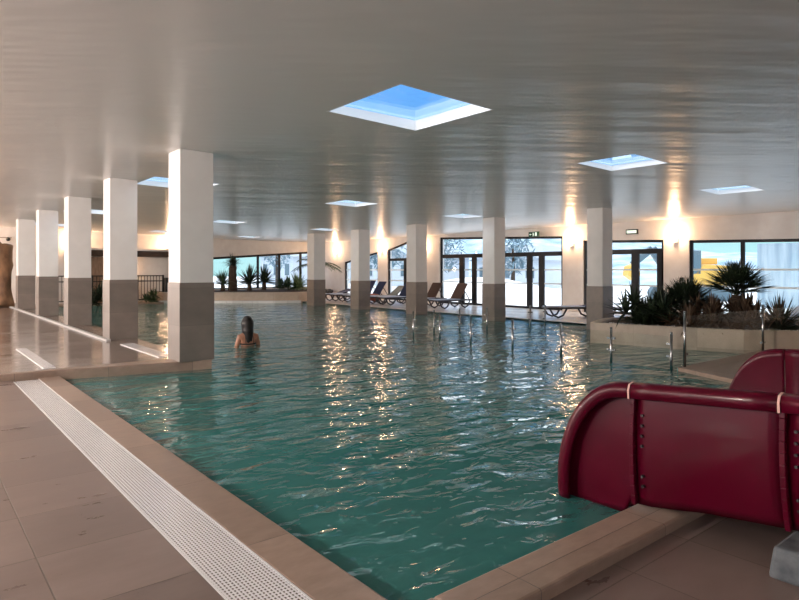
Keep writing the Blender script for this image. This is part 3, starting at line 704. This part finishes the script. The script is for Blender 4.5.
lounger('farthest lounger lying flat with dark bundle, left of the pillar', 17.2, 26.4, rz0+.1, 'navy', ang=15)
lounger('flat lounger left of the pillar next to the palm planter', 17.0, 11.9, rz0-.6, 'navy', ang=4)
lounger('pale lounger by the right glazed door behind the dark bush', 17.9, 10.4, rz0-.5, 'navy', ang=8)
lounger('blue covered lounger at the right edge behind the palms', 17.9, 6.0, rz0-.5, 'paleblue', ang=30)
mb = MB()
for i in range(5): mb.ball((16.5+.12*i, 26.35+.03*i, .47+.03*(i%2)), (.15,.13,.10), 10, .12)
tag(mb.build('towel_bundle', M['black'], smooth=True), 'dark crumpled bundle lying on the farthest lounger', 'bundle')

# ------------------------------------------------------------------ signs
r = thing('exit_sign', 'green exit sign hanging above the left glazed doors', 'sign', (XR-.45,15.2,2.86), math.radians(-12), None, 'thing')
mb = MB(); mb.box(-.03,.03,-.30,.30,0,.20); bd = mb.build('sign_box', M['green'], r, bevel=.005)
mb = MB()
mb.ball((-.034,.02,.155),(.004,.02,.02),8); mb.bar((-.034,.02,.13),(-.034,.0,.08),.006,.034); mb.bar((-.034,.0,.08),(-.034,.045,.03),.006,.016); mb.bar((-.034,.0,.08),(-.034,-.045,.045),.006,.016); mb.bar((-.034,.02,.125),(-.034,-.05,.10),.006,.012); mb.bar((-.034,.02,.125),(-.034,.075,.11),.006,.012)
mb.bar((-.034,.19,.10),(-.034,.12,.10),.006,.016); mb.poly([(-.035,.245,.10),(-.035,.18,.14),(-.035,.18,.06)]); mb.box(-.037,-.031,-.2,-.10,.03,.17)
mb.build('running_man_symbol', M['sign_white'], r)
for s in (-.15,.15): mb = MB(); mb.tube([(0,s,.20),(0,s,3.232-2.86)], .006, 6); mb.build('hanger', M['white'], r)
r = thing('exit_sign', 'small white emergency light box above the right glazed door', 'sign', (XR,11.3,2.80), 0, None, 'thing')
mb = MB(); mb.box(-.06,-.002,-.22,.22,0,.17); mb.build('sign_box', M['black'], r, bevel=.004)
mb = MB(); mb.box(-.066,-.06,-.18,.18,.035,.135); mb.build('diffuser', M['sign_white'], r)
mb = MB(); mb.box(XR-.05,XR-.002,9.5,9.62,1.2,1.32); tag(mb.build('wall_switch', M['black'], bevel=.005), 'small black box on the wall beside the wide window', 'switch')

# ------------------------------------------------------------------ woman in the pool
r = thing('person', 'woman with long dark hair standing chest deep in the pool, seen from behind', 'person', (5.72,12.2,-1.3), math.radians(-4), None, 'thing')
V_ = []; E_ = []; R_ = []
def jn(p, rad, par=None):
    V_.append(p); R_.append(rad)
    if par is not None: E_.append((par, len(V_)-1))
    return len(V_)-1
pel = jn((0,0,.92),(.17,.12)); wa = jn((0,0,1.08),(.135,.10),pel); ch = jn((0,.01,1.27),(.165,.11),wa); ub = jn((0,0,1.42),(.15,.095),ch); nk = jn((0,.01,1.53),(.058,.058),ub); hd0 = jn((0,.02,1.62),(.075,.085),nk); hd1 = jn((.0,.03,1.72),(.082,.098),hd0); hd2 = jn((0,.03,1.80),(.05,.06),hd1)
for s in (-1,1):
    hp = jn((s*.10,0,.84),(.10,.10),pel); kn = jn((s*.11,.02,.46),(.062,.062),hp); an = jn((s*.11,-.02,.09),(.042,.042),kn); to = jn((s*.12,.13,.03),(.035,.03),an)
    sh = jn((s*.185,0,1.43),(.065,.065),ub); el = jn((s*.255,.02,1.19),(.047,.047),sh); wr = jn((s*.22,.22,1.08),(.034,.034),el); ha = jn((s*.18,.31,1.06),(.038,.022),wr)
    for k in range(4):
        q_ = (k-1.5)*.018; f1 = jn((s*.18+q_,.36,1.055),(.0095,.0095),ha); f2 = jn((s*.18+q_*1.2,.395-.006*abs(k-1.5),1.04),(.008,.008),f1)
    t1 = jn((s*.18-s*.045,.33,1.05),(.010,.010),ha)
me = bpy.data.meshes.new('body'); me.from_pydata(V_, E_, []); body = bpy.data.objects.new('body', me); COL.objects.link(body); body.parent = r
sk = body.modifiers.new('skin','SKIN')
for i, d in enumerate(me.skin_vertices[0].data): d.radius = R_[i]; d.use_root = (i == 0)
sk.use_smooth_shade = True
q = body.modifiers.new('sub','SUBSURF'); q.levels = q.render_levels = 2; me.materials.append(M['skin'])
mb = MB()     # hair: cap over the skull falling down the back
def hairf(u, v):
    a = -PI/2+(u-.5)*PI*1.55      # around the back of the head
    z = 1.86-.54*v
    rx = .114*math.sin(min(1,v*3.2+.12)*PI/2)*(1 if v < .45 else 1+.25*(v-.45)) ; ry = .125*math.sin(min(1,v*3.2+.12)*PI/2)
    if v > .45: ry = .125-.10*min(1,(v-.45)/.2)*.25
    sq = 1-.55*max(0,(v-.35))**1.0
    return Vector((rx*math.cos(a)*sq*1.05, .025+ry*math.sin(a)*.95-(.02 if v > .5 else 0), z+ .02*math.sin(u*25)*v))
mb.grid(hairf, 28, 20); mb.build('hair', M['hair'], r, smooth=True, solid=.03)
mb = MB(); mb.ball((0,.03,1.79),(.098,.112,.085),16); mb.build('hair', M['hair'], r, smooth=True)
mb = MB(); N = 28
rg = [(.178*math.cos(2*PI*k/N), .01+.122*math.sin(2*PI*k/N), 1.285+.01*math.sin(2*PI*k/N)) for k in range(N+1)]
for a, b2 in zip(rg, rg[1:]): mb.bar(a, b2, .008, .028)
for s in (-1,1): mb.tube([(s*.085,-.112,1.29),(s*.09,-.10,1.40),(s*.075,-.03,1.50),(s*.05,.06,1.47)], .007, 6)
mb.build('bikini_top', M['bikini'], r)

# ------------------------------------------------------------------ outdoors
mb = MB(); mb.box(-60,XL-.35,-60,120,-.3,-.12); mb.box(XR+.35,160,-80,160,-.3,-.12); mb.box(XL-.35,XR+.35,YF+.35,120,-.3,-.12); struct(mb.build('ground', M['snow']))
mb = MB()
def mound(u, v):
    x = 22.5+7*u; y = 17.5+13*v; return Vector((x, y, -.12+1.2*math.sin(PI*u)**.8*math.sin(PI*v)**.75*(1+.10*math.sin(9*v+4*u))))
mb.grid(mound, 14, 26); tag(mb.build('white_mound', M['heap'], smooth=True), 'rounded white heap on the ground outside the left glazed doors', 'heap', kind='thing')
# hillside
mb = MB()
def hillf(u, v):
    y = -40+190*v; x = 62+60*u; return Vector((x+8*math.sin(v*9), y, -.5+(7+3*math.sin(v*11+1)+1.5*math.sin(v*23))*math.sin(min(1,u*1.4)*PI/2)*(1-.75*math.exp(-((v-.30)/.06)**2))))
mb.grid(hillf, 12, 60); struct(mb.build('hill', M['hill'], smooth=True))
mb = MB(); mb.box(30.0,30.4,-12,11.2,-.12,2.75); tag(mb.build('retaining_wall', M['conc_wall']), 'blue grey ribbed wall outside the right part of wide window', 'wall', kind='thing')
# terrace buildings and trees
def house(lab, x, y, w, d, h):
    r = thing('house', lab, 'building', (x,y,-.12), 0, 'houses outside', 'thing')
    mb = MB(); mb.box(-w/2,w/2,-d/2,d/2,0,h); mb.build('wall', M['house'], r)
    mb = MB(); mb.prism_axis([(-d/2-.4,h),(d/2+.4,h),(0,h+1.6)], -w/2-.4, w/2+.4, 'x'); mb.build('roof', M['roof'], r)
    for k in range(3): mb = MB(); yy = -d/2+d*(k+.5)/3; mb.box(-w/2-.03,-w/2,yy-.5,yy+.5,h*.35,h*.75); mb.build('window', M['digger_grey'], r)
house('low building with slate roof seen through the left glazed doors', 50, 40, 8, 9, 2.6)
house('grey roofed building seen through the left edge of the left doors', 44, 51.5, 8, 9, 3.0)
house('building farthest back, seen through the sloped windows', 48, 67, 8, 12, 3.4)
house('building seen through the far window strip', 36, 64, 5, 8, 3.2)
def tree(lab, x, y, h, R, grp='trees outside'):
    r = thing('tree', lab, 'tree', (x,y,-.15), random.uniform(0,6), grp, 'thing')
    mb = MB(); mb.tube([(0,0,0),(.1,0,h*.4),(0,.1,h*.75)], [.22,.15,.07], 8); mb.build('trunk', M['bark'], r, smooth=True)
    mb = MB()
    for i in range(420):
        a = random.uniform(0,6.28); q_ = random.random()**.5; z = h*(.35+.65*random.random()); rr = R*q_*math.sin(PI*min(1,(z/h-.3)/.75))**.6
        c = Vector((rr*math.cos(a), rr*math.sin(a), z)); d = Vector((random.uniform(-1,1),random.uniform(-1,1),random.uniform(-.6,1)))
        blade(mb, c, d, R*.32, R*.11, .1, n=2)
    mb.build('crown', M['tree'], r)
for k, (x, y, h, R, lab) in enumerate(((37,31.5,4.6,1.8,'bare grey tree behind the right half of the left doors'),(36,38.5,5.0,2.0,'grey tree behind the left half of the left doors'),
    (34,44,5,2,'tree seen through the larger sloped window'),(33,52,5,2,'tree seen through the smaller sloped window'),(27.9,53,6,1.6,'tree seen through the far window strip'))): tree(lab, x, y, h, R)
# excavator
r = thing('excavator', 'yellow excavator with raised grey boom outside the wide window', 'excavator', (33.9,16.2,-.12), math.radians(141), None, 'thing')
for s in (-1,1):
    mb = MB(); mb.prism_axis([(-1.7,.1),(-1.5,0),(1.5,0),(1.7,.1),(1.8,.4),(1.6,.75),(-1.6,.75),(-1.8,.4)], s*1.0-.25, s*1.0+.25, 'y'); mb.build('track', M['digger_grey'], r)
mb = MB(); mb.prism_axis([(-1.9,.85),(1.2,.85),(1.2,1.4),(.2,1.5),(-.4,2.0),(-1.9,1.9)], -1.1, 1.1, 'y'); mb.build('body', M['yellow'], r, bevel=.05)
mb = MB(); mb.prism_axis([(-.2,1.45),(1.2,1.4),(1.2,1.9),(.9,2.75),(-.2,2.75)], .2, 1.1, 'y'); mb.build('cab', M['digger_grey'], r, bevel=.04)
mb = MB(); mb.bar((.9,-.3,1.4),(1.9,-.3,2.9),.3,.45); mb.bar((1.9,-.3,2.9),(3.0,-.3,2.0),.28,.36); mb.build('boom', M['digger_grey'], r, bevel=.03)
mb = MB(); mb.prism_axis([(2.8,2.1),(3.3,1.9),(3.4,1.4),(3.0,1.1),(2.7,1.4)], -.75, .15, 'y'); mb.build('bucket', M['yellow'], r, bevel=.03)
mb = MB(); mb.box(-1.6,-.5,-1.05,0.1,2.0,2.35); mb.build('engine_cover', M['yellow'], r, bevel=.04)
